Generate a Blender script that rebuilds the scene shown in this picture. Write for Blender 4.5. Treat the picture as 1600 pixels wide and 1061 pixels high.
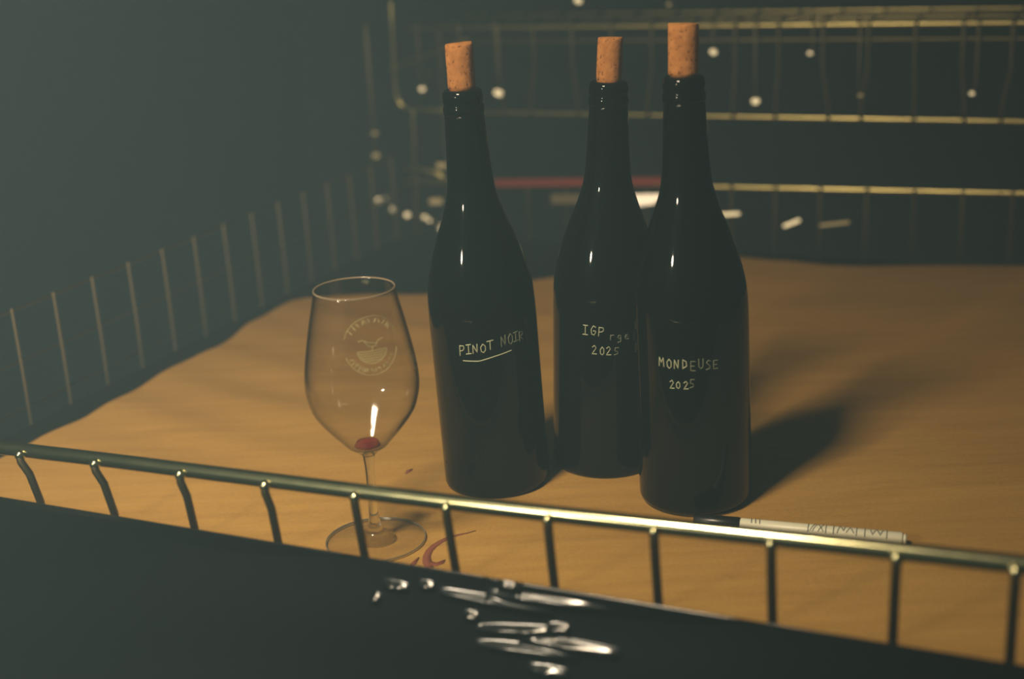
import bpy, bmesh, math, random
from mathutils import Vector, Matrix
from math import sin, cos, pi, radians
for o in list(bpy.data.objects): bpy.data.objects.remove(o)
S = bpy.context.scene
COL = S.collection
rnd = random.Random(7)

# ---------------------------------------------------------------- camera
FPX, PITCH, ROLL, CH = 2222.0, radians(18), radians(3.0), 0.47
fw = Vector((0, cos(PITCH), -sin(PITCH)))
r0 = Vector((1, 0, 0)); u0 = r0.cross(fw)
cr = cos(ROLL)*r0 - sin(ROLL)*u0
cu = sin(ROLL)*r0 + cos(ROLL)*u0
CAM = Vector((0, 0, CH))
cam = bpy.data.cameras.new('camera'); cam.lens = 50*2222/2222.2; cam.sensor_width = 36
cam.clip_start = 0.02; cam.clip_end = 50
cam.dof.use_dof = True; cam.dof.focus_distance = 1.10; cam.dof.aperture_fstop = 3.2
co = bpy.data.objects.new('camera', cam); COL.objects.link(co)
m = Matrix((cr, cu, -fw)).transposed().to_4x4(); m.translation = CAM
co.matrix_world = m
S.camera = co

# ---------------------------------------------------------------- world, lamp, exposure
w = bpy.data.worlds.new('world'); S.world = w; w.use_nodes = True
w.node_tree.nodes['Background'].inputs[0].default_value = (0.25, 0.45, 0.6, 1)
w.node_tree.nodes['Background'].inputs[1].default_value = 0.004
LAMP = Vector((-0.55, 0.33, 1.27)); LAMP2 = Vector((-0.93, 0.03, 0.64))
l = bpy.data.lights.new('warm_lamp', 'AREA'); l.shape = 'RECTANGLE'; l.size = .27; l.size_y = .17
l.energy = 6.0; l.spread = radians(86); l.color = (1.0, .90, .66)
lo = bpy.data.objects.new('warm_lamp', l); COL.objects.link(lo)
lz = -(Vector((-.30, 1.05, .0))-LAMP).normalized(); lx = Vector((.90666, -.42186, 0)); lx = (lx-lz*lx.dot(lz)).normalized(); ly = lz.cross(lx)
lm = Matrix((lx, ly, lz)).transposed().to_4x4(); lm.translation = LAMP; lo.matrix_world = lm
l2 = bpy.data.lights.new('low_lamp', 'POINT'); l2.energy = 22; l2.color = (1.0, .93, .72); l2.shadow_soft_size = .05
lo2 = bpy.data.objects.new('low_lamp', l2); lo2.location = LAMP2; COL.objects.link(lo2)
S.view_settings.view_transform = 'Standard'; S.view_settings.look = 'None'
S.view_settings.gamma = 1; S.view_settings.use_curve_mapping = False
S.view_settings.exposure = 0.0

# ---------------------------------------------------------------- frame of the shelf: s along the front edge, t towards the back
A = Vector((-0.43488, 1.09919, 0)); E = Vector((0.90666, -0.42186, 0)); N = Vector((0.42186, 0.90666, 0))
def W(s, t, z=0): return A + E*s + N*t + Vector((0, 0, z))
def ray(x, y): return fw + cr*((x-800)/FPX) - cu*((y-530.5)/FPX)
def at(x, y, z=0.0):
    d = ray(x, y); return CAM + d*((z-CH)/d.z)
def at_t(x, y, t):
    d = ray(x, y); k = (t-(CAM-A).dot(N))/d.dot(N); return CAM + d*k
def at_plane(x, y, p, n):
    d = ray(x, y); return CAM + d*((p-CAM).dot(n)/d.dot(n))
def half(p): return ((CAM-p).normalized() + (LAMP-p).normalized()).normalized()

# ---------------------------------------------------------------- materials
def mat(name, base, rough=.5, metal=0., spec=.5, **kw):
    M = bpy.data.materials.new(name); M.use_nodes = True
    b = M.node_tree.nodes['Principled BSDF']
    b.inputs['Base Color'].default_value = (*base, 1); b.inputs['Roughness'].default_value = rough
    b.inputs['Metallic'].default_value = metal; b.inputs['Specular IOR Level'].default_value = spec
    for k, v in kw.items(): b.inputs[k.replace('_', ' ')].default_value = v
    return M
def nn(M, t, **kw):
    n = M.node_tree.nodes.new(t)
    for k, v in kw.items(): setattr(n, k, v)
    return n
def add_noise_rough(M, scale, lo, hi, bump=0, dist=.001):
    nt = M.node_tree; b = nt.nodes['Principled BSDF']
    tc = nn(M, 'ShaderNodeTexCoord'); no = nn(M, 'ShaderNodeTexNoise'); no.inputs['Scale'].default_value = scale
    no.inputs['Detail'].default_value = 4
    nt.links.new(tc.outputs['Object'], no.inputs['Vector'])
    mr = nn(M, 'ShaderNodeMapRange'); mr.inputs['To Min'].default_value = lo; mr.inputs['To Max'].default_value = hi
    nt.links.new(no.outputs['Fac'], mr.inputs['Value']); nt.links.new(mr.outputs['Result'], b.inputs['Roughness'])
    if bump:
        bp = nn(M, 'ShaderNodeBump'); bp.inputs['Strength'].default_value = bump; bp.inputs['Distance'].default_value = dist
        nt.links.new(no.outputs['Fac'], bp.inputs['Height']); nt.links.new(bp.outputs['Normal'], b.inputs['Normal'])
    return M
M_rail = add_noise_rough(mat('brass_wire', (.66, .63, .36), .3, 1.0), 60, .15, .23)
M_wire = add_noise_rough(mat('dark_wire', (.20, .17, .09), .4, 1.0), 60, .34, .48)
M_side = mat('side_wire', (.32, .26, .15), .5, .6)
M_rack = add_noise_rough(mat('rack_wire', (.66, .60, .26), .3, 1.0), 40, .24, .36)
M_black = mat('matte_black', (.006, .008, .007), .9, spec=.1)
M_wall = mat('dark_wall', (.012, .016, .018), .95, spec=.05)
M_glassb = mat('bottle_glass', (.003, .004, .003), .045, spec=.20)
M_paint = mat('white_marker_ink', (.46, .52, .34), .6)
M_film = mat('black_film', (.005, .006, .005), .17, spec=1.0)
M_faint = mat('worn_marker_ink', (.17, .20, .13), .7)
M_white = mat('white_plastic', (.80, .80, .62), .35)
M_capb = mat('black_plastic', (.01, .01, .01), .3)
M_ink = mat('black_print', (.05, .06, .05), .6)
M_wine = mat('wine', (.55, .07, .06), .08, IOR=1.34, Transmission_Weight=.75)
M_stain = mat('wine_stain', (.25, .085, .05), .8, spec=.1)
M_red = mat('red_plastic', (.32, .05, .035), .5)
M_olive = mat('olive_card', (.20, .17, .09), .7)
M_pale = mat('pale_glint', (.85, .85, .68), .5, 1.0)  # bright metal for the plates that make the glints
M_tag = mat('white_card', (.85, .86, .75), .27, 0.0, spec=1.0)
M_dull = mat('dull_glint', (.30, .27, .16), .55, 1.0)  # dimmer metal for the fainter glint plates
M_ivory = mat('glint_bead', (.78, .76, .56), .3)  # pale colour lets each bead pass for a bright glint
M_etch = mat('etched_print', (.50, .47, .22), .8)

def make_cork():
    M = mat('cork', (.5, .25, .1), .85, spec=.15); nt = M.node_tree; b = nt.nodes['Principled BSDF']
    tc = nn(M, 'ShaderNodeTexCoord')
    v = nn(M, 'ShaderNodeTexNoise'); v.inputs['Scale'].default_value = 160; v.inputs['Detail'].default_value = 6
    n2 = nn(M, 'ShaderNodeTexNoise'); n2.inputs['Scale'].default_value = 330; n2.inputs['Detail'].default_value = 2
    nt.links.new(tc.outputs['Object'], v.inputs['Vector']); nt.links.new(tc.outputs['Object'], n2.inputs['Vector'])
    r1 = nn(M, 'ShaderNodeValToRGB'); r1.color_ramp.elements[0].position = .3; r1.color_ramp.elements[1].position = .7
    r1.color_ramp.elements[0].color = (.42, .165, .045, 1); r1.color_ramp.elements[1].color = (.62, .27, .08, 1)
    r2 = nn(M, 'ShaderNodeValToRGB'); r2.color_ramp.elements[0].position = .30; r2.color_ramp.elements[1].position = .38
    r2.color_ramp.elements[0].color = (.3, .25, .22, 1); r2.color_ramp.elements[1].color = (1, 1, 1, 1)
    nt.links.new(v.outputs['Fac'], r1.inputs['Fac']); nt.links.new(n2.outputs['Fac'], r2.inputs['Fac'])
    mx = nn(M, 'ShaderNodeMix', data_type='RGBA', blend_type='MULTIPLY'); mx.inputs[0].default_value = 1
    nt.links.new(r1.outputs['Color'], mx.inputs[6]); nt.links.new(r2.outputs['Color'], mx.inputs[7])
    nt.links.new(mx.outputs[2], b.inputs['Base Color'])
    bp = nn(M, 'ShaderNodeBump'); bp.inputs['Strength'].default_value = .5; bp.inputs['Distance'].default_value = .0006
    nt.links.new(n2.outputs['Fac'], bp.inputs['Height']); nt.links.new(bp.outputs['Normal'], b.inputs['Normal'])
    return M
M_cork = make_cork()

def make_paper():
    M = mat('kraft_paper', (.5, .25, .09), .75, spec=.2); nt = M.node_tree; b = nt.nodes['Principled BSDF']
    tc = nn(M, 'ShaderNodeTexCoord')
    mp = nn(M, 'ShaderNodeMapping'); mp.inputs['Rotation'].default_value = (0, 0, radians(8)); mp.inputs['Scale'].default_value = (2.2, 22, 1)
    nt.links.new(tc.outputs['Object'], mp.inputs['Vector'])
    n1 = nn(M, 'ShaderNodeTexNoise'); n1.inputs['Scale'].default_value = 3.2; n1.inputs['Detail'].default_value = 7; n1.inputs['Roughness'].default_value = .62
    nt.links.new(mp.outputs['Vector'], n1.inputs['Vector'])
    n2 = nn(M, 'ShaderNodeTexNoise'); n2.inputs['Scale'].default_value = 420; n2.inputs['Detail'].default_value = 3
    nt.links.new(tc.outputs['Object'], n2.inputs['Vector'])
    r1 = nn(M, 'ShaderNodeValToRGB'); r1.color_ramp.elements[0].position = .32; r1.color_ramp.elements[1].position = .68
    r1.color_ramp.elements[0].color = PAPER_LO; r1.color_ramp.elements[1].color = PAPER_HI
    nt.links.new(n1.outputs['Fac'], r1.inputs['Fac'])
    r2 = nn(M, 'ShaderNodeMapRange'); r2.inputs['To Min'].default_value = .80; r2.inputs['To Max'].default_value = 1.2
    nt.links.new(n2.outputs['Fac'], r2.inputs['Value'])
    mx = nn(M, 'ShaderNodeMix', data_type='RGBA', blend_type='MULTIPLY'); mx.inputs[0].default_value = 1
    nt.links.new(r1.outputs['Color'], mx.inputs[6]); nt.links.new(r2.outputs['Result'], mx.inputs[7])
    nt.links.new(mx.outputs[2], b.inputs['Base Color'])
    bp = nn(M, 'ShaderNodeBump'); bp.inputs['Strength'].default_value = .35; bp.inputs['Distance'].default_value = .0012
    nt.links.new(n1.outputs['Fac'], bp.inputs['Height']); nt.links.new(bp.outputs['Normal'], b.inputs['Normal'])
    return M
PAPER_LO = (.42, .238, .056, 1); PAPER_HI = (.51, .300, .074, 1)
M_paper = make_paper()

def make_thin_glass(name, tint, edge, sharp=2.2, gloss=.06):
    """thin clear glass: sees through face-on, darkens and reflects towards its edges"""
    M = bpy.data.materials.new(name); M.use_nodes = True; nt = M.node_tree
    nt.nodes.remove(nt.nodes['Principled BSDF']); out = nt.nodes['Material Output']
    lw = nn(M, 'ShaderNodeLayerWeight'); lw.inputs['Blend'].default_value = .5
    pw = nn(M, 'ShaderNodeMath', operation='POWER'); pw.inputs[1].default_value = sharp
    nt.links.new(lw.outputs['Facing'], pw.inputs[0])
    mc = nn(M, 'ShaderNodeMix', data_type='RGBA'); mc.inputs[6].default_value = (*tint, 1); mc.inputs[7].default_value = (*edge, 1)  # edge colour stands in for dark refraction at grazing view
    nt.links.new(pw.outputs[0], mc.inputs[0])
    tr = nn(M, 'ShaderNodeBsdfTransparent'); nt.links.new(mc.outputs[2], tr.inputs['Color'])
    gl = nn(M, 'ShaderNodeBsdfGlossy'); gl.inputs['Roughness'].default_value = .08
    fr = nn(M, 'ShaderNodeMath', operation='MULTIPLY_ADD'); f5 = nn(M, 'ShaderNodeMath', operation='POWER'); f5.inputs[1].default_value = 5
    nt.links.new(lw.outputs['Facing'], f5.inputs[0]); nt.links.new(f5.outputs[0], fr.inputs[0]); fr.inputs[1].default_value = .9; fr.inputs[2].default_value = .04
    ms = nn(M, 'ShaderNodeMixShader')
    nt.links.new(fr.outputs[0], ms.inputs[0]); nt.links.new(tr.outputs[0], ms.inputs[1]); nt.links.new(gl.outputs[0], ms.inputs[2])
    nt.links.new(ms.outputs[0], out.inputs['Surface'])
    return M
M_bowl = make_thin_glass('bowl_glass', (.975, .97, .96), (.01, .02, .035), 5)
M_foot = make_thin_glass('foot_glass', (.98, .98, .97), (.25, .28, .28), 6)
M_footrim = mat('dark_foot_rim', (.20, .17, .11), .1, spec=.5)  # dark edge line of the clear foot, drawn as an opaque ring
M_rim = mat('paper_tinted_rim', (.62, .50, .34), .12, IOR=1.5, Transmission_Weight=.55)  # clear rim tinted with the paper colour it would refract
M_stem = mat('stem_glass', (.95, .97, .95), .03, IOR=1.5, Transmission_Weight=1.0)

# ---------------------------------------------------------------- mesh helpers
def link(name, me, material, parent=None, smooth=True):
    o = bpy.data.objects.new(name, me); COL.objects.link(o)
    if material: me.materials.append(material)
    if smooth: me.polygons.foreach_set('use_smooth', [True]*len(me.polygons))
    if parent: o.parent = parent
    return o
def obj(name, bm, material, parent=None, smooth=True, recalc=True):
    if recalc: bmesh.ops.recalc_face_normals(bm, faces=bm.faces)
    me = bpy.data.meshes.new(name); bm.to_mesh(me); bm.free()
    return link(name, me, material, parent, smooth)
def thing(name, label, cat, loc=(0, 0, 0), group=None, rot=None):
    o = bpy.data.objects.new(name, None); COL.objects.link(o); o.location = loc; o.empty_display_size = .02
    if rot: o.rotation_euler = rot
    return tag(o, label, cat, group)
def tag(o, label, cat, group=None):
    o['label'] = label; o['category'] = cat
    if group: o['group'] = group
    return o
def add_tube(bm, pts, r, seg=12, caps=True):
    """tube along pts, with rounded ends"""
    pts = [Vector(p) for p in pts]; rings = []
    rr = [r]*len(pts) if not isinstance(r, (list, tuple)) else list(r)
    if caps:
        d0 = (pts[0]-pts[1]).normalized(); d1 = (pts[-1]-pts[-2]).normalized()
        a0, a1 = rr[0], rr[-1]
        pts = [pts[0]+d0*a0, pts[0]+d0*a0*.85, pts[0]+d0*a0*.5] + pts + [pts[-1]+d1*a1*.5, pts[-1]+d1*a1*.85, pts[-1]+d1*a1]
        rr = [a0*.05, a0*.53, a0*.87] + rr + [a1*.87, a1*.53, a1*.05]
    up = None
    for i, p in enumerate(pts):
        if i == 0: d = pts[1]-p
        elif i == len(pts)-1: d = p-pts[-2]
        else: d = (pts[i+1]-p).normalized()+(p-pts[i-1]).normalized()
        d.normalize()
        if up is None:
            up = Vector((0, 0, 1)) if abs(d.z) < .9 else Vector((1, 0, 0))
        a = d.cross(up).normalized(); up = a.cross(d).normalized()
        rings.append([bm.verts.new(p + (a*cos(2*pi*k/seg) + up*sin(2*pi*k/seg))*rr[i]) for k in range(seg)])
    for i in range(len(rings)-1):
        for k in range(seg):
            bm.faces.new((rings[i][k], rings[i][(k+1) % seg], rings[i+1][(k+1) % seg], rings[i+1][k]))
    bm.faces.new(rings[0]); bm.faces.new(rings[-1])
def tube_obj(name, pts, r, material, parent=None, seg=12):
    bm = bmesh.new(); add_tube(bm, pts, r, seg); return obj(name, bm, material, parent)
def line(p, q, n): return [p.lerp(q, i/n) for i in range(n+1)]
def lathe(prof, seg=64, closed=False):
    bm = bmesh.new(); rings = []
    for (z, r) in prof:
        if r < 1e-6: rings.append([bm.verts.new((0, 0, z))])
        else: rings.append([bm.verts.new((r*cos(2*pi*k/seg), r*sin(2*pi*k/seg), z)) for k in range(seg)])
    n = len(rings)
    for i in range(n if closed else n-1):
        a, b = rings[i], rings[(i+1) % n]
        for k in range(seg):
            k2 = (k+1) % seg
            if len(a) == 1: bm.faces.new((a[0], b[k2], b[k]))
            elif len(b) == 1: bm.faces.new((a[k], a[k2], b[0]))
            else: bm.faces.new((a[k], a[k2], b[k2], b[k]))
    return bm
def smooth_prof(pts, n=6):
    """catmull-rom through (z, r) points"""
    out = []
    for i in range(len(pts)-1):
        p0 = pts[max(i-1, 0)]; p1 = pts[i]; p2 = pts[i+1]; p3 = pts[min(i+2, len(pts)-1)]
        for k in range(n):
            u = k/n
            out.append(tuple(.5*((2*p1[j]) + (-p0[j]+p2[j])*u + (2*p0[j]-5*p1[j]+4*p2[j]-p3[j])*u*u + (-p0[j]+3*p1[j]-3*p2[j]+p3[j])*u**3) for j in (0, 1)))
    out.append(pts[-1]); return out
def plate_bm(c, nrm, up, w, h, th=.0015, outline=None):
    """thin solid plate, centre c, facing nrm"""
    n = nrm.normalized(); x = up.cross(n).normalized(); y = n.cross(x)
    ol = outline or [(-.5, -.5), (.5, -.5), (.5, .5), (-.5, .5)]
    bm = bmesh.new()
    f = [bm.verts.new(c + x*a*w + y*b*h + n*th/2) for a, b in ol]
    g = [bm.verts.new(c + x*a*w + y*b*h - n*th/2) for a, b in ol]
    bm.faces.new(f); bm.faces.new(g[::-1]); k = len(f)
    for i in range(k): bm.faces.new((f[i], g[i], g[(i+1) % k], f[(i+1) % k]))
    return bm
def round_outline(n=16, p=3.):
    r = []
    for i in range(n):
        a = 2*pi*i/n; c, s = cos(a), sin(a)
        r.append((.5*math.copysign(abs(c)**(2/p), c), .5*math.copysign(abs(s)**(2/p), s)))
    return r

# ---------------------------------------------------------------- setting
def slab(name, pts, th, material):
    bm = bmesh.new(); n = (pts[1]-pts[0]).cross(pts[2]-pts[0]).normalized()
    f = [bm.verts.new(p) for p in pts]; g = [bm.verts.new(p-n*th) for p in pts]
    bm.faces.new(f); bm.faces.new(g[::-1])
    for i in range(4): bm.faces.new((f[i], g[i], g[(i+1) % 4], f[(i+1) % 4]))
    o = obj(name, bm, material, smooth=False); o['kind'] = 'structure'; return o
ZF = -0.75
slab('floor', [W(-.5, -1.4, ZF), W(2.6, -1.4, ZF), W(2.6, 1.3, ZF), W(-.5, 1.3, ZF)], .05, M_wall)
slab('wall_back', [W(-.5, 1.3, ZF), W(2.6, 1.3, ZF), W(2.6, 1.3, 1.7), W(-.5, 1.3, 1.7)], .05, M_wall)
slab('wall_left', [W(-.5, -1.4, ZF), W(-.5, 1.3, ZF), W(-.5, 1.3, 1.7), W(-.5, -1.4, 1.7)], .05, M_wall)

# ---------------------------------------------------------------- the wire basket shelf
basket = thing('wire_basket', 'shallow dark wire basket shelf lined with brown paper, carrying the bottles and glass', 'wire basket', W(0, 0, 0))
def rel(p): return p - basket.location
def btube(name, pts, r, material=M_wire, seg=12, label=None):
    o = tube_obj(name, [rel(p) for p in pts], r, material, basket, seg)
    if label: o['label'] = label
    return o
bm = bmesh.new()
c8 = [rel(W(s, t, z)) for z in (-.014, -.004) for s, t in ((-.10, -.08), (1.30, -.08), (1.30, .92), (-.10, .92))]
v = [bm.verts.new(p) for p in c8]
for f in ((0, 1, 2, 3), (7, 6, 5, 4), (0, 4, 5, 1), (1, 5, 6, 2), (2, 6, 7, 3), (3, 7, 4, 0)): bm.faces.new([v[i] for i in f])
obj('deck', bm, M_black, basket, smooth=False)
TF = -.085                                          # the basket's front side stands a little before the paper
RAILPX = [(-60, 698), (40, 706), (157, 722), (290, 738), (422, 755), (562, 772), (705, 790), (863, 808), (1028, 825), (1210, 845), (1405, 866), (1590, 884)]
RP = [((q-A).dot(E), q.z) for q in (at_t(x, y-4, TF) for x, y in RAILPX)]
def zr(s):
    if s >= RP[-1][0]: return RP[-1][1] + (s-RP[-1][0])*.02
    return lerp_tab(RP, s, 0, 1)
def lerp_tab(tab, x, i, j):
    if x <= tab[0][i]: return tab[0][j]
    for a, b in zip(tab, tab[1:]):
        if a[i] <= x <= b[i]: return a[j] + (b[j]-a[j])*(x-a[i])/max(b[i]-a[i], 1e-9)
    return tab[-1][j]
S0, S1 = RP[0][0], 1.30
def sm(s): return sum(zr(s+d) for d in (-.09, -.045, 0, .045, .09))/5
btube('front_rail', [W(s, TF, sm(s)) for s in [S0+(S1-S0)*i/60 for i in range(61)]], .0053, M_rail, 20, 'brassy front rail')
btube('bottom_rail', [W(S0, TF+.002, -.014), W(S1, TF+.002, -.014)], .0044, M_wire)
SW = [p[0] for p in RP[1:]] + [RP[-1][0]+.0705*k for k in range(1, 7)]
print('SPACING', [round(b-a, 4) for a, b in zip(SW, SW[1:])], [round(p[1], 3) for p in RP])
BOT = [(65, 783), (180, 800), (305, 822), (436, 846), (572, 872), (715, 900), (868, 920), (1030, 948), (1208, 976), (1395, 1006), (1578, 1030)]
for i, s in enumerate(SW):
    if i < len(BOT): q = at_t(*BOT[i], TF-.004); sb, zb = (q-A).dot(E), q.z
    else: sb, zb = s, .04
    zt = sm(s)
    btube('wire', [W(sb+(sb-s)*.3, TF-.004, -.016), W(sb, TF-.005, zb), W((s+sb)/2+(.0015 if i < 4 else 0), TF-.0072, (zt+zb)/2+.004), W(s+(sb-s)*.12, TF-.0076, zt-.006), W(s, TF-.0070, zt-.001)], .0029, M_wire)
    bm = bmesh.new(); bmesh.ops.create_uvsphere(bm, u_segments=14, v_segments=10, radius=.0042)
    for v in bm.verts: v.co.z *= .95
    wd = obj('weld', bm, M_rail, basket); wd.location = rel(W(s, TF-.0060, zt-.0012))
# left side panel
for z, r in ((.108, .0016), (.058, .0011), (.012, .0011)):
    btube('side_rail', line(W(-.104, TF, min(z, .085)), W(-.104, .04, z), 1) + line(W(-.104, .08, z), W(-.104, .92, z), 8), r, M_wire)
for i in range(18):
    t = .035 + i*.0565 - (0.0 if i else .005)
    if t < .91: btube('wire', [W(-.100, t, -.006), W(-.100, t, .05), W(-.101, t, .110)], .0012, M_side, 8)
# rear side
btube('rear_rail', [W(-.10 + 1.4*i/20, .92, .072 + .019*i/20*1.4) for i in range(21)], .0034, M_rack, 12, 'brassy rear rail')
for i in range(25):
    s = -.08 + i*.0565
    btube('wire', [W(s, .912, -.006), W(s, .9135, .04), W(s, .914, .079+.013*max(s, 0))], .0022, M_wire, 8)

# ---------------------------------------------------------------- kraft paper
edge = [at(*p) for p in ((65, 685), (135, 655), (210, 612), (275, 575), (340, 545), (385, 512), (430, 485), (455, 471), (480, 465))] + \
       [at(560, 462), at(668, 461), at(760, 452), at(838, 440), at(990, 420), at(1155, 403), at(1172, 405), at(1215, 408), at(1238, 409), at(1290, 415), at(1345, 417), at(1400, 416), at(1480, 416), at(1600, 418), at(1750, 424)]
loc = [((p-A).dot(E), (p-A).dot(N)) for p in edge]
left = [(s, t) for s, t in loc[:9]]
top = [(s, t) for s, t in loc[8:]]
def lerp_tab(tab, x, i, j):
    if x <= tab[0][i]: return tab[0][j]
    for a, b in zip(tab, tab[1:]):
        if a[i] <= x <= b[i]: return a[j] + (b[j]-a[j])*(x-a[i])/max(b[i]-a[i], 1e-9)
    return tab[-1][j]
left = [(-.056, -.06)] + left
def wav(s, t):
    k = min(1, max(0, t/.15+.1))
    a = .0012*sin(t*75 + 4*s + 2*sin(s*9)) * max(0, 1-abs(s-.1)/.45) + .0008*sin(t*41 - s*13)
    return .0022 + k*(a + .0009*sin(s*17+t*9))*(1 if t < .84 else .6)
NU, NV = 150, 110
bm = bmesh.new(); g = []
for j in range(NV+1):
    row = []
    for i in range(NU+1):
        v_ = j/NV; u_ = i/NU
        t0 = v_*.62
        sl = lerp_tab(left, min(t0, .58), 1, 0)
        s = sl + (1.22-sl)*u_**1.15
        te = lerp_tab(top, s, 0, 1)
        t = -.055 + v_*(te+.055)
        sl = lerp_tab(left, min(t, .58), 1, 0)
        s = sl + (1.22-sl)*u_**1.15
        row.append(bm.verts.new(rel(W(s, t, wav(s, t)))))
    g.append(row)
for j in range(NV):
    for i in range(NU): bm.faces.new((g[j][i], g[j][i+1], g[j+1][i+1], g[j+1][i]))
paper = obj('paper_sheet', bm, M_paper, recalc=False)
paper.location = basket.location
tag(paper, 'brown kraft paper sheet with torn edges lining the wire basket shelf', 'paper')
md = paper.modifiers.new('thickness', 'SOLIDIFY'); md.thickness = .0003; md.offset = -1
# spilt wine on the paper
def stain(px, widths):
    P = [at(*p) for p in px]; bm = bmesh.new(); prev = None
    for i, p in enumerate(P):
        d = (P[min(i+1, len(P)-1)]-P[max(i-1, 0)]).normalized(); q = Vector((-d.y, d.x, 0))*widths[i]/2
        z = wav((p-A).dot(E), (p-A).dot(N)) + .0003
        a = bm.verts.new(Vector((p.x, p.y, z))+q-paper.location); b = bm.verts.new(Vector((p.x, p.y, z))-q-paper.location)
        if prev: bm.faces.new((prev[0], prev[1], b, a))
        prev = (a, b)
    o = obj('wine_stain', bm, M_stain, paper); o['label'] = 'dark red wine stain'
    m_ = o.modifiers.new('s', 'SOLIDIFY'); m_.thickness = .0001
stain([(672, 892), (668, 884), (667, 875), (671, 866), (679, 858), (690, 851), (702, 845), (716, 841), (730, 838), (744, 834)], [.006, .007, .006, .0055, .005, .0045, .004, .0025, .0018, .0008])
stain([(672, 884), (682, 887), (690, 884), (696, 880)], [.004, .006, .005, .001])
stain([(638, 893), (647, 885), (655, 876)], [.001, .004, .001])
stain([(634, 746), (639, 742), (645, 739)], [.001, .0045, .001])

# ---------------------------------------------------------------- strokes: hand lettering laid on a round surface
FONT = {
 'P': [[(0, 0), (.05, 1)], [(.05, 1), (.5, .95), (.55, .7), (.4, .5), (.05, .45)]],
 'I': [[(.1, 1), (.6, 1)], [(.35, 1), (.33, 0)], [(.05, 0), (.6, 0)]],
 'N': [[(.05, 0), (.08, 1), (.5, .05), (.55, 1)]],
 'O': [[(.3, 1), (.05, .7), (.08, .2), (.32, 0), (.55, .25), (.55, .75), (.3, 1)]],
 'T': [[(0, 1), (.65, 1)], [(.33, 1), (.3, 0)]],
 'R': [[(.05, 0), (.06, 1), (.5, .9), (.5, .6), (.08, .5), (.55, 0)]],
 'G': [[(.55, .85), (.3, 1), (.05, .6), (.1, .1), (.4, 0), (.55, .3), (.55, .45), (.3, .45)]],
 'M': [[(0, 0), (.05, 1), (.3, .4), (.55, 1), (.62, 0)]],
 'D': [[(.05, 0), (.06, 1), (.45, .8), (.5, .3), (.05, 0)]],
 'E': [[(.55, 1), (.08, 1), (.05, 0), (.55, 0)], [(.06, .5), (.45, .5)]],
 'U': [[(.05, 1), (.06, .2), (.3, 0), (.52, .2), (.55, 1)]],
 'S': [[(.55, .9), (.3, 1), (.08, .75), (.5, .4), (.45, .1), (.05, .0)]],
 '2': [[(.05, .8), (.3, 1), (.52, .75), (.3, .4), (.0, 0), (.58, .02)]],
 '0': [[(.3, .9), (.05, .6), (.08, .15), (.32, 0), (.52, .25), (.5, .7), (.3, .9)]],
 '5': [[(.6, 1), (.15, 1), (.1, .55), (.45, .5), (.5, .15), (.05, 0)]],
 'r': [[(.05, 0), (.05, .7)], [(.05, .5), (.25, .7), (.5, .7)]],
 'g': [[(.5, .65), (.2, .7), (.05, .4), (.3, .15), (.5, .5), (.5, -.2), (.1, -.35)]],
 'e': [[(.05, .35), (.5, .4), (.4, .7), (.1, .6), (.05, .2), (.3, 0), (.55, .1)]],
}
def text_strokes(txt, x, y, h, adv, slope=0., jit=.06, grow=0.):
    out = []; k = 0
    for c in txt:
        if c != ' ':
            jx, jy, js = [rnd.uniform(-jit, jit)*h for _ in range(3)]
            for st in FONT[c]:
                out.append([(x + jx + a*(h*.95), y + jy + slope*(x+jx+a*h) + b*(h+js)) for a, b in st])
        x += adv
    return out
def subdiv(st, step):
    out = [st[0]]
    for a, b in zip(st, st[1:]):
        L = math.dist(a, b); n = max(1, int(L/step))
        for i in range(1, n+1): out.append((a[0]+(b[0]-a[0])*i/n, a[1]+(b[1]-a[1])*i/n))
    return out
def strokes_on_lathe(name, strokes, radius_at, ang0, r, material, parent, lift=.0, label=None, seg=6):
    """x = arc length round the axis (to the right seen from outside), y = height"""
    bm = bmesh.new()
    for st in strokes:
        pts = []
        for (x, z) in subdiv(st, .0016):
            R = radius_at(z); a = ang0 + x/R
            pts.append(Vector(((R+lift)*cos(a), (R+lift)*sin(a), z)))
        if len(pts) > 1: add_tube(bm, pts, r, seg)
    o = obj(name, bm, material, parent)
    if label: o['label'] = label
    return o
def interp(prof, z):
    for a, b in zip(prof, prof[1:]):
        if a[0] <= z <= b[0] and b[0] > a[0]: return a[1] + (b[1]-a[1])*(z-a[0])/(b[0]-a[0])
    return prof[-1][1]

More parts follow.
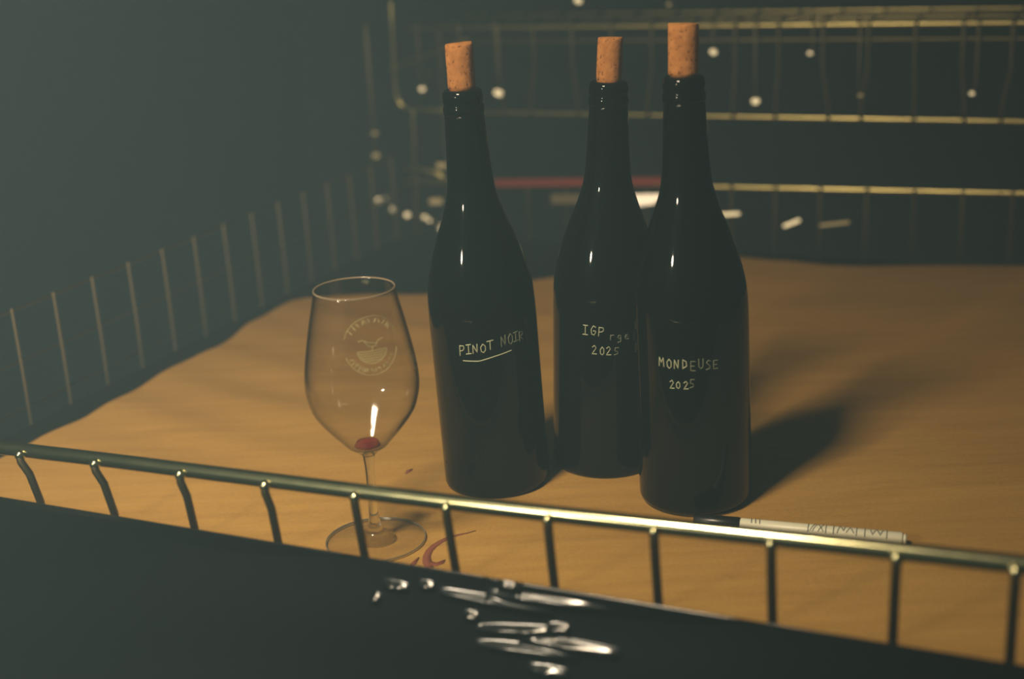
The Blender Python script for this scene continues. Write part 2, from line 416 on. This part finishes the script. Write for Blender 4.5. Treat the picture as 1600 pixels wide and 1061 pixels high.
# ---------------------------------------------------------------- bottles
def bottle(label, base, top, R, h, group=None):
    base = base.copy(); base.z = .0024
    ax = (top-base).normalized()
    o = thing('wine_bottle', label, 'bottle', base)
    o.rotation_mode = 'QUATERNION'; o.rotation_quaternion = Vector((0, 0, 1)).rotation_difference(ax)
    k = h/.318; q = R/.0425
    out = smooth_prof([(.0045*k, R), (.03*k, R), (.07*k, R), (.11*k, R), (.148*k, .0424*q), (.168*k, .0408*q), (.186*k, .0366*q), (.204*k, .0308*q), (.222*k, .0240*q), (.240*k, .0188*q), (.262*k, .0168), (.285*k, .0157), (h-.0185, .0150)], 6)
    prof = [(0.006, 0), (.0055, R*.45), (0.0, R*.86), (.0004, R*.93), (.0018, R*.98)] + out
    obj('body', lathe(prof + [(h-.0185, .0093)] + [(h-.06, .0093), (h-.06, 0)], 72), M_glassb, o)
    lip = [(h-.0185, .0093), (h-.0185, .0150), (h-.0175, .0156), (h-.0135, .0157), (h-.0122, .0152), (h-.011, .0148), (h-.0095, .0149), (h-.0085, .0154), (h-.0045, .0153), (h-.0015, .0146), (h, .0128), (h, .0093)]
    l = obj('lip', lathe(lip, 48, closed=True), M_glassb, o); l['label'] = 'raised glass ring at the mouth'
    return o, prof[2:], ax, base + ax*h
def cork(label, mouth, ax, lean, R, L, seed):
    o = bpy.data.objects.new('tmp', None)
    r = random.Random(seed)
    prof = [(-.004, 0), (-.004, .0086), (.0, .0092), (.0012, R*.985), (.003, R)] + [(z, R*(1+r.uniform(-.008, .008))) for z in (.01, .018, .026)] + [(L-.001, R*.99), (L, R*.93), (L+.0006, R*.4), (L+.001, 0)]
    bm = lathe(prof, 40)
    for v in bm.verts:
        if v.co.z > L-.002:
            a = math.atan2(v.co.y, v.co.x); v.co.z += .0012*max(0, sin(a*1.5+seed)) * (v.co.xy.length/R)
        v.co.x += r.uniform(-.00012, .00012); v.co.y += r.uniform(-.00012, .00012)
    c = obj('cork', bm, M_cork); c.location = mouth
    c.rotation_mode = 'QUATERNION'
    c.rotation_quaternion = Vector((0, 0, 1)).rotation_difference((ax + lean).normalized())
    return tag(c, label, 'cork', 'corks set back in the bottle mouths')
def cam_angle(o):
    """angle round the bottle's axis that faces the camera"""
    d = o.rotation_quaternion.inverted() @ (CAM-o.location); return math.atan2(d.y, d.x)

b1, p1, a1, m1 = bottle('black wine bottle marked PINOT NOIR and underlined, nearest the wine glass', at(778, 752), at_plane(722, 143, at(778, 752), Vector((0, 1, 0))), .0425, .3185)
b2, p2, a2, m2 = bottle('black wine bottle marked IGP 2025, set back in the middle of the three', at(945, 722), at_plane(951, 130, at(945, 722), Vector((0, 1, 0))), .0430, .315)
b3, p3, a3, m3 = bottle('black wine bottle marked MONDEUSE 2025, rightmost with the tallest cork', at(1087, 775), at_plane(1068, 122, at(1087, 775), Vector((0, 1, 0))), .0436, .3265)
cork('leftmost pale cork with dark pits down its left side', m1, a1, Vector((.02, 0, 0)), .0104, .0335, 1)
cork('smooth shorter cork in the mouth of the middle bottle', m2, a2, Vector((.03, 0, 0)), .0097, .0325, 2)
cork('tallest speckled cork, on the rightmost bottle', m3, a3, Vector((.03, 0, 0)), .0110, .0360, 3)
# pits of the corks are in the cork material
def radf(prof): return lambda z: interp(prof, z)
g1 = cam_angle(b1)
def fade(strokes): return strokes
st = text_strokes('PINOT NOIR', -.0205, .1245, .0075, .0055, .12, .12)
st = [s_ for s_ in st]
strokes_on_lathe('writing', [q for q in st if q[0][0] <= 0.01], radf(p1), g1, .00048, M_paint, b1, label='white handwriting PINOT NOIR')
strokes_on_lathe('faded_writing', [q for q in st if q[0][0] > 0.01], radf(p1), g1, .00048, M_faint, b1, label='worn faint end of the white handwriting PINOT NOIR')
strokes_on_lathe('underline', [[(-.0185, .1172), (-.006, .1168), (.006, .1195), (.020, .1218)]], radf(p1), g1, .0005, M_paint, b1, label='white hand-drawn underline')
g2 = cam_angle(b2)
st = text_strokes('IGP', -.0195, .1230, .0075, .0072, 0, .1) + text_strokes('rge', .003, .1195, .0060, .0058, -.05, .14)
st += text_strokes('2025', -.0110, .1070, .0065, .0060, -.02, .12)
strokes_on_lathe('writing', [q for q in st if q[0][0] <= 0.002], radf(p2), g2, .00045, M_paint, b2, label='white handwriting IGP rge 2025')
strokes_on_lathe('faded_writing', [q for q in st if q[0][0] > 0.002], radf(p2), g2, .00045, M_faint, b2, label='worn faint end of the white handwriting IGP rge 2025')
g3 = cam_angle(b3)
st = text_strokes('MONDEUSE', -.0255, .1185, .0068, .0060, -.04, .12)
st += text_strokes('2025', -.0165, .1040, .0060, .0048, .0, .1)
strokes_on_lathe('writing', [q for q in st if q[0][0] <= -0.001], radf(p3), g3, .00045, M_paint, b3, label='white handwriting MONDEUSE 2025')
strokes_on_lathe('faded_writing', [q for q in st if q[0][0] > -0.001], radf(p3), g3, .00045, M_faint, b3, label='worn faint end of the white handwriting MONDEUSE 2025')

# ---------------------------------------------------------------- wine glass
gb = at(588, 850); gb.z = .0026
glass = thing('wine_glass', 'empty stemmed wine glass with a gold crest and a drop of red wine', 'wine glass', gb)
outp = [(.0700, .0052), (.0735, .0085), (.0775, .0145), (.0815, .0180), (.0865, .0225), (.0915, .0268), (.0965, .0308), (.1015, .0343), (.108, .0378), (.120, .0408), (.132, .0411), (.148, .0390), (.171, .0345), (.185, .0313), (.1965, .0290)]
os_ = smooth_prof(outp, 5)
inn = [(z, max(r-.0010, .0)) for z, r in os_ if z > .0765]
inn = [(.0755, 0.0), (.0758, .006)] + inn
bp_ = [(.0695, 0)] + [(.0698, .004)] + os_ + [(.1970, .0286)] + inn[::-1]
obj('bowl', lathe(bp_, 96), M_bowl, glass)
obj('stem', lathe(smooth_prof([(.0705, .0046), (.066, .0040), (.055, .0034), (.035, .0034), (.02, .0040), (.010, .0062), (.0062, .0100), (.0045, .014)], 6)[::-1] + [(.0712, 0)], 32), M_stem, glass)
obj('foot', lathe([(.0008, 0), (.0008, .0355), (.0004, .0368), (.0010, .0374), (.0018, .0372), (.0026, .030), (.0036, .019), (.0044, .0135), (.0044, 0)], 80), M_foot, glass)
obj('wine_drop', lathe([(.0758, 0), (.0759, .0055), (.0774, .0098), (.0806, .0080), (.0818, 0)], 32), M_wine, glass)
def ring_bm(R, z, r):
    bm = bmesh.new(); ring = []
    for k in range(72):
        a = 2*pi*k/72; ring.append([bm.verts.new(((R+r*cos(b))*cos(a), (R+r*cos(b))*sin(a), z+r*sin(b))) for b in (2*pi*q/8 for q in range(8))])
    for k in range(72):
        for q in range(8): bm.faces.new((ring[k][q], ring[k][(q+1) % 8], ring[(k+1) % 72][(q+1) % 8], ring[(k+1) % 72][q]))
    return bm
obj('rim', ring_bm(.0287, .1968, .0006), M_rim, glass)
obj('foot_rim', ring_bm(.0372, .0016, .00055), M_footrim, glass)
# crest printed on the bowl
gr = radf(os_); ga = math.atan2((CAM-gb).y, (CAM-gb).x)
R0 = .0185; cz = .1645; cx = .0092
strokes = []
def arc(r, a0, a1, n=28): return [(cx + r*cos(radians(a0+(a1-a0)*i/n)), cz + r*sin(radians(a0+(a1-a0)*i/n))) for i in range(n+1)]
strokes.append(arc(.0200, 15, 165)); strokes.append(arc(.0200, 200, 345))
r_ = random.Random(5)
for a in list(range(35, 150, 11)) + list(range(215, 330, 10)):
    for k in range(2):
        a_ = a + r_.uniform(-3, 3); q1 = .0158; q2 = .0182
        strokes.append([(cx+q1*cos(radians(a_)), cz+q1*sin(radians(a_))), (cx+q2*cos(radians(a_+r_.uniform(-5, 5))), cz+q2*sin(radians(a_+r_.uniform(-5, 5))))])
hb = .0105; yb = cz-.0035
strokes.append([(cx-hb, yb), (cx+hb, yb)])
strokes.append([(cx + hb*cos(radians(180+180*i/16)), yb + .0085*sin(radians(180+180*i/16))) for i in range(17)])
for k in range(1, 5):
    y_ = yb - .0085*k/5.2; hw = hb*math.sqrt(max(0, 1-((yb-y_)/.0085)**2))
    strokes.append([(cx-hw, y_), (cx+hw, y_)])
strokes.append([(cx, yb), (cx, yb+.0028)])
strokes.append([(cx-.0095, yb+.0072), (cx-.0065, yb+.0078), (cx-.001, yb+.0055), (cx+.003, yb+.0050), (cx+.005, yb+.0068), (cx+.0082, yb+.0075)])
strokes.append([(cx-.0055, yb+.0072), (cx-.003, yb+.0038), (cx, yb+.0028), (cx+.0025, yb+.0032), (cx+.0035, yb+.0052)])
strokes_on_lathe('crest', strokes, gr, ga, .00020, M_etch, glass, lift=.0002, label='round gold print of a bird above a bowl', seg=4)

# ---------------------------------------------------------------- paint marker lying behind the rail
zp = .0075
q0, q1 = at(1156, 820, zp), at(1411, 843, zp)
pen = thing('marker_pen', 'white barrelled paint marker with black cap lying behind the front rail', 'marker', q0)
ex = (q1-q0).normalized(); ey = Vector((-ex.y, ex.x, 0))
pen.rotation_euler = (0, 0, math.atan2(ex.y, ex.x)); L = (q1-q0).length
def ptube(name, x0, x1, r, material, seg=24, cap=True):
    bm = bmesh.new()
    ra = [(x0, 0), (x0, r*.85), (x0+.0012, r), (x1-.0012, r), (x1, r*.85), (x1, 0)]
    rings = []
    for x, r__ in ra:
        rings.append([bm.verts.new((x, r__*cos(2*pi*k/seg), r__*sin(2*pi*k/seg))) for k in range(seg)] if r__ else [bm.verts.new((x, 0, 0))])
    for a, b in zip(rings, rings[1:]):
        for k in range(seg):
            k2 = (k+1) % seg
            if len(a) == 1: bm.faces.new((a[0], b[k], b[k2]))
            elif len(b) == 1: bm.faces.new((a[k2], a[k], b[0]))
            else: bm.faces.new((a[k], b[k], b[k2], a[k2]))
    return obj(name, bm, material, pen)
ptube('barrel', 0, L, .0052, M_white)['label'] = 'white barrel with black print'
ptube('cap', -.034, .0005, .0056, M_capb)['label'] = 'black cap'
ptube('end_plug', L, L+.0025, .0042, M_white)
bm = bmesh.new()
def pstroke(pts):
    P = []
    for x, a in subdiv(pts, .0012):
        an = radians(68) + (a-.0035)/.0052; P.append(Vector((x, .0052*cos(an), .0052*sin(an))))
    add_tube(bm, P, .00038, 4)
# the print reads along the barrel; a = arc distance from the top towards the viewer
def pm(x, pts, w=.009, h=.008): 
    for st_ in pts: pstroke([(x+a*w, .0035+(1-b)*h) for a, b in st_])
for x in (.0085, .0115, .0145): pstroke([(x, .0035), (x+.0006, .009)])
pm(.050, [[(0, 0), (0, 1)], [(.15, .1), (.5, .9)], [(.35, .1), (.7, .9)], [(.8, .9), (1.2, .1)], [(1.2, .9), (.8, .1)], [(1.4, 0), (1.4, 1)]])
pm(.068, [[(0, 0), (0, 1)], [(.3, .1), (.5, 1), (.8, .3), (.9, .9)], [(1.0, .2), (1.3, .8), (1.6, .2)], [(1.8, 0), (1.8, 1)]])
pm(.090, [[(0, 0), (0, 1)], [(.4, .8), (.6, .2), (.9, .9), (1.2, .2), (1.4, .8)], [(1.7, 0), (1.7, 1)]])
o = obj('print', bm, M_ink, pen); o['kind'] = 'stuff'

# ---------------------------------------------------------------- black plastic film in front, below the shelf edge
fo = at_t(0, 776, -.103); fo_r = at_t(1590, 1038, -.103); FE = (fo_r-fo).normalized()
d_dn = (N*-.16 + Vector((0, 0, -.98))); d_dn = (d_dn - FE*d_dn.dot(FE)).normalized()
fn = FE.cross(d_dn).normalized()
if fn.dot(CAM-fo) < 0: fn = -fn
def film_uv(x, y):
    p = at_plane(x, y, fo, fn); return ((p-fo).dot(FE), (p-fo).dot(d_dn))
# creases: pixel start, pixel end, width
CRE = [((690, 926), (860, 960), 7), ((765, 929), (955, 955), 8), ((745, 983), (865, 989), 6), ((745, 1006), (905, 1028), 7), ((815, 998), (965, 1024), 7), ((825, 1045), (890, 1056), 8),
       ((780, 912), (815, 922), 8), ((600, 912), (640, 920), 6), ((655, 914), (680, 918), 6), ((585, 932), (597, 939), 7), ((725, 962), (750, 966), 6), ((855, 983), (890, 987), 6)]
CU = []
for a_, b_, w_ in CRE:
    u1 = film_uv(*a_); u2 = film_uv(*b_); CU.append((u1, u2, w_/2222*.85))
def film_h(u, v):
    h = .0015*sin(u*23+v*31) + .0012*sin(v*70+u*11+2*sin(u*8))
    for (a_, b_, w_) in CU:
        dx, dy = b_[0]-a_[0], b_[1]-a_[1]; L2 = dx*dx+dy*dy
        k = ((u-a_[0])*dx+(v-a_[1])*dy)/L2; kk = min(1, max(0, k))
        d2 = (u-a_[0]-kk*dx)**2 + (v-a_[1]-kk*dy)**2
        if d2 < (5*w_)**2:
            h += .0036*math.exp(-d2/(2*(w_*.78)**2))*max(0, sin(pi*min(1, max(0, k*.94+.03))))**.5*(1+.06*sin(k*15+a_[0]*90))
    return h
bm = bmesh.new(); g = []
u_a, u_b = film_uv(570, 900)[0], film_uv(975, 1000)[0]
us = [-.30 + (u_a+.30)*i/24 for i in range(24)] + [u_a+(u_b-u_a)*i/300 for i in range(300)] + [u_b+(1.4-u_b)*i/30 for i in range(31)]
vs = [-.03, -.02, -.012, -.006, -.002] + [.16*i/240 for i in range(240)] + [.16+.5*i/14 for i in range(15)]
for v_ in vs:
    row = []
    for u in us:
        back = max(0, -v_)
        if v_ <= 0: p = fo + FE*u - N*-back*0 + N*back*.02 - Vector((0, 0, 1))*back*.9   # folded over and down at the top
        else: p = fo + FE*u + d_dn*v_ + fn*(film_h(u, v_)*min(1, v_/.003))
        row.append(bm.verts.new(p-fo))
    g.append(row)
for j in range(len(vs)-1):
    for i in range(len(us)-1): bm.faces.new((g[j][i], g[j][i+1], g[j+1][i+1], g[j+1][i]))
film = obj('plastic_film', bm, M_film); film.location = fo
tag(film, 'glossy black plastic film with bright creases, hanging below the front of the basket shelf', 'plastic film')

# ---------------------------------------------------------------- rear wire rack behind the basket
rk = thing('wire_rack', 'tall brassy wire rack standing behind the paper-lined basket', 'wire rack', W(0, .95, 0))
def rtube(name, pts, r, material=M_rack, seg=10, label=None):
    o = tube_obj(name, [p-rk.location for p in pts], r, material, rk, seg)
    if label: o['label'] = label
    return o
rtube('rail', line(W(-.07, .94, .166), W(1.4, .94, .171), 12), .0028)
for t, r, s0 in ((.94, .0028, -.09), (1.02, .0010, -.09), (1.11, .0018, -.09)):
    rtube('deck_wire', line(W(s0, t, .2795), W(1.45, t, .284), 12), r)
rtube('rail', line(W(-.07, .94, .262), W(1.4, .94, .266), 12), .0016, M_wire)
for i in range(26):
    s = -.01 + i*.0545
    k = .008*sin(i*2.3)
    rtube('wire', [W(s, .934, .284), W(s, .934, .23), W(s+k, .934, .185), W(s+k, .934, .166)], .0019, M_wire, 8)
    rtube('cross_wire', [W(s, .934, .287), W(s, 1.11, .287)], .0010, M_black, 8)
# rounded left end of the rack
def px(t, *ps): return [at_t(x, y, t) for x, y in ps]
rtube('end_frame', px(.94, (700, 172), (665, 172), (640, 170), (627, 165), (620, 150), (617, 128), (614, 60), (611, 5)), .0024)
rtube('end_frame', px(.94, (612, 107), (645, 95), (685, 80), (730, 62)), .0020)
rtube('end_frame', px(.95, (672, 110), (664, 135), (655, 165)), .0016, M_wire)
rtube('post', px(.94, (645, 172), (647, 215), (648, 262), (650, 330), (652, 400)), .0022)
rtube('foot_loop', px(.93, (636, 263), (665, 266), (684, 271), (697, 281), (699, 288), (680, 288), (638, 287)), .0030, M_rack)
for t in (.94, 1.11):
    rtube('post', [W(1.42, t, ZF), W(1.42, t, .45)], .006, M_wire)
    if t > 1: rtube('post', [W(-.13, t, ZF), W(-.13, t, .26)], .003, M_wire)

# added hooks whose end discs are turned to glint in the lamp
def hook(x, y, label, size=9, ang=0., mtl=M_pale, t=.926):
    p = at_t(x, y, t); n = half(p)
    o = thing('glint_hook', label, 'hook', p, 'added hooks carrying glints on the rear rack')
    zt = .290 if p.z < .275 else p.z+.03
    k = Vector((rnd.uniform(-.004, .004), 0, 0))
    tube_obj('shank', [Vector((0, 0, 0)), Vector((0, 0, .012))+k, Vector((0, .0, zt-p.z-.004))+k, Vector((0, .006, zt-p.z+.002))+k, Vector((0, .012, zt-p.z-.006))+k], .0012, M_wire, o, 8)
    h = size*.00088
    up = Vector((sin(radians(ang)), 0, cos(radians(ang))))
    e_ = obj('glint_disc', plate_bm(n*.002, n, up, h*1.15, h*.8, .002, round_outline(14, 2.2)), mtl, o, smooth=False)
    e_['label'] = 'disc turned to glint in the lamp'
hook(779, 146, 'added glint hook just right of the leftmost cork', 12, 20)
hook(660, 140, 'faint added glint hook left of the leftmost cork', 8)
hook(1115, 82, 'added glint hook right of the tallest cork', 9, 20)
hook(1181, 159, 'added glint hook low, right of the rightmost bottle neck', 10)
hook(1266, 84, 'upper added glint hook in the right half of the rack', 6)
hook(1519, 147, 'added glint hook alone near the right edge', 6)
hook(1345, 150, 'narrow brown added glint hook hanging between the right-hand wires', 6, 0, M_dull)
hook(904, 2, 'added glint hook at the very top, left of the middle cork', 10, 20)
hook(1046, 8, 'faint added glint hook at the very top above the tallest cork', 6, 20, M_dull)
hook(586, 209, 'upper dull added glint hook left of the rack', 8, 0, M_dull)
hook(588, 244, 'lower dull added glint hook left of the rack', 11, 0, M_dull)

# made-up chain of beads standing in for a row of glints
ch = thing('glint_chain', 'made-up chain of pale glint beads curving down behind the left bottle', 'chain', at_t(640, 338, .90))
cp = [(592, 314, 12), (603, 310, 8), (615, 328, 13), (637, 337, 12), (664, 340, 10), (671, 345, 8), (690, 352, 5), (689, 358, 8)]
P = [at_t(x, y, .90) for x, y, _ in cp]
tube_obj('cord', [p-ch.location for p in P], .0016, M_wire, ch, 8)
for (x, y, d), p in zip(cp, P):
    bm = bmesh.new(); bmesh.ops.create_uvsphere(bm, u_segments=12, v_segments=8, radius=d*.00042)
    o = obj('bead', bm, M_ivory, ch); o.location = p-ch.location
    n = half(p); e_ = obj('glint_facet', plate_bm(n*d*.00040, n, Vector((0, 0, 1)), d*.00062, d*.00055, .0005, round_outline(10, 2)), M_pale, o, smooth=False)

# bits behind the bottles; slivers and clips are plates added as glints
def bit(name, label, cat, x, y, wpx, hpx, rot, mtl, t=.9, outline=None, facing=True):
    p = at_t(x, y, t); n = half(p) if facing else (CAM-p).normalized()
    k = .00088
    xa = (cr*cos(radians(rot)) + cu*sin(radians(rot)))
    up = n.cross(xa).normalized()
    o = obj(name, plate_bm(Vector((0, 0, 0)), n, up, wpx*k, hpx*k, .0015, outline), mtl, smooth=False); o.location = p
    return tag(o, label, cat)
bit('price_tag', 'bright white tag hanging under the rear rail between the middle and right bottles', 'tag', 1004, 313, 56, 19, 0, M_tag, .9, [(-.5, .5), (.5, .42), (.5, .0), (.3, -.35), (-.1, -.45), (-.36, -.5)][::-1])
bit('glint_sliver', 'short pale glint plate just right of the rightmost bottle', 'plastic scrap', 1138, 335, 32, 4.5, 0, M_pale, .9)
bit('glint_sliver', 'slanted pale glint plate behind the paper, middle of three', 'plastic scrap', 1237, 349, 24, 4.5, 18, M_pale, .9)
bit('glint_sliver', 'long dull glint plate behind the paper, rightmost of three', 'plastic scrap', 1304, 350, 40, 4, 2, M_dull, .9)
bit('glint_plate', 'small pale glint plate behind the neck of the leftmost bottle', 'clip', 681, 315, 20, 9, 0, M_dull, .9)
bit('glint_plate', 'dull brown glint plate above the wire loop left of the bottles', 'clip', 690, 259, 16, 8, -5, M_dull, .9)
bit('olive_card', 'dim olive card behind the middle bottle, under the red strip', 'card', 885, 311, 46, 15, 0, M_olive, .9, facing=False)
# red strip clipped on the rear rail
p0, p1_ = at_t(774, 286, .908), at_t(1036, 283, .908)
rs = thing('shelf_strip', 'dark red plastic strip clipped along the rear rail behind the bottles', 'strip', p0)
bm = bmesh.new(); hh = .0052; th = .0015; q = [Vector((0, 0, 0)), p1_-p0]
vv = [bm.verts.new(b + Vector((0, 0, z)) + N*tt) for b in q for z in (-hh, hh) for tt in (-th, th)]
for f in ((0, 1, 3, 2), (4, 6, 7, 5), (0, 4, 5, 1), (2, 3, 7, 6), (0, 2, 6, 4), (1, 5, 7, 3)): bm.faces.new([vv[i] for i in f])
obj('strip_face', bm, M_red, rs, smooth=False)
for k in (.15, .85):
    c = q[1]*k
    tube_obj('clip', [c+Vector((0, 0, -hh))+N*.003, c+Vector((0, 0, 0))+N*.006, c+Vector((0, 0, hh))+N*.003], .0012, M_capb, rs, 8)

# ---------------------------------------------------------------- haze volume added to lift the blacks, as film fog does
bm = bmesh.new(); bmesh.ops.create_cube(bm, size=1)
hz = obj('haze', bm, None, smooth=False)
hz.scale = (4.2, 4.0, 2.6); hz.location = (.3, 1.0, .5)
Mh = bpy.data.materials.new('black_lift_haze'); Mh.use_nodes = True; nt = Mh.node_tree
nt.nodes.remove(nt.nodes['Principled BSDF'])
vs_ = nt.nodes.new('ShaderNodeVolumeScatter'); vs_.inputs['Color'].default_value = (.50, .82, 1.0, 1); vs_.inputs['Density'].default_value = .17
vs_.inputs['Anisotropy'].default_value = 0
nt.links.new(vs_.outputs[0], nt.nodes['Material Output'].inputs['Volume'])
hz.data.materials.append(Mh)
hz['kind'] = 'stuff'; tag(hz, 'thin bluish haze added to lift the black level', 'haze')
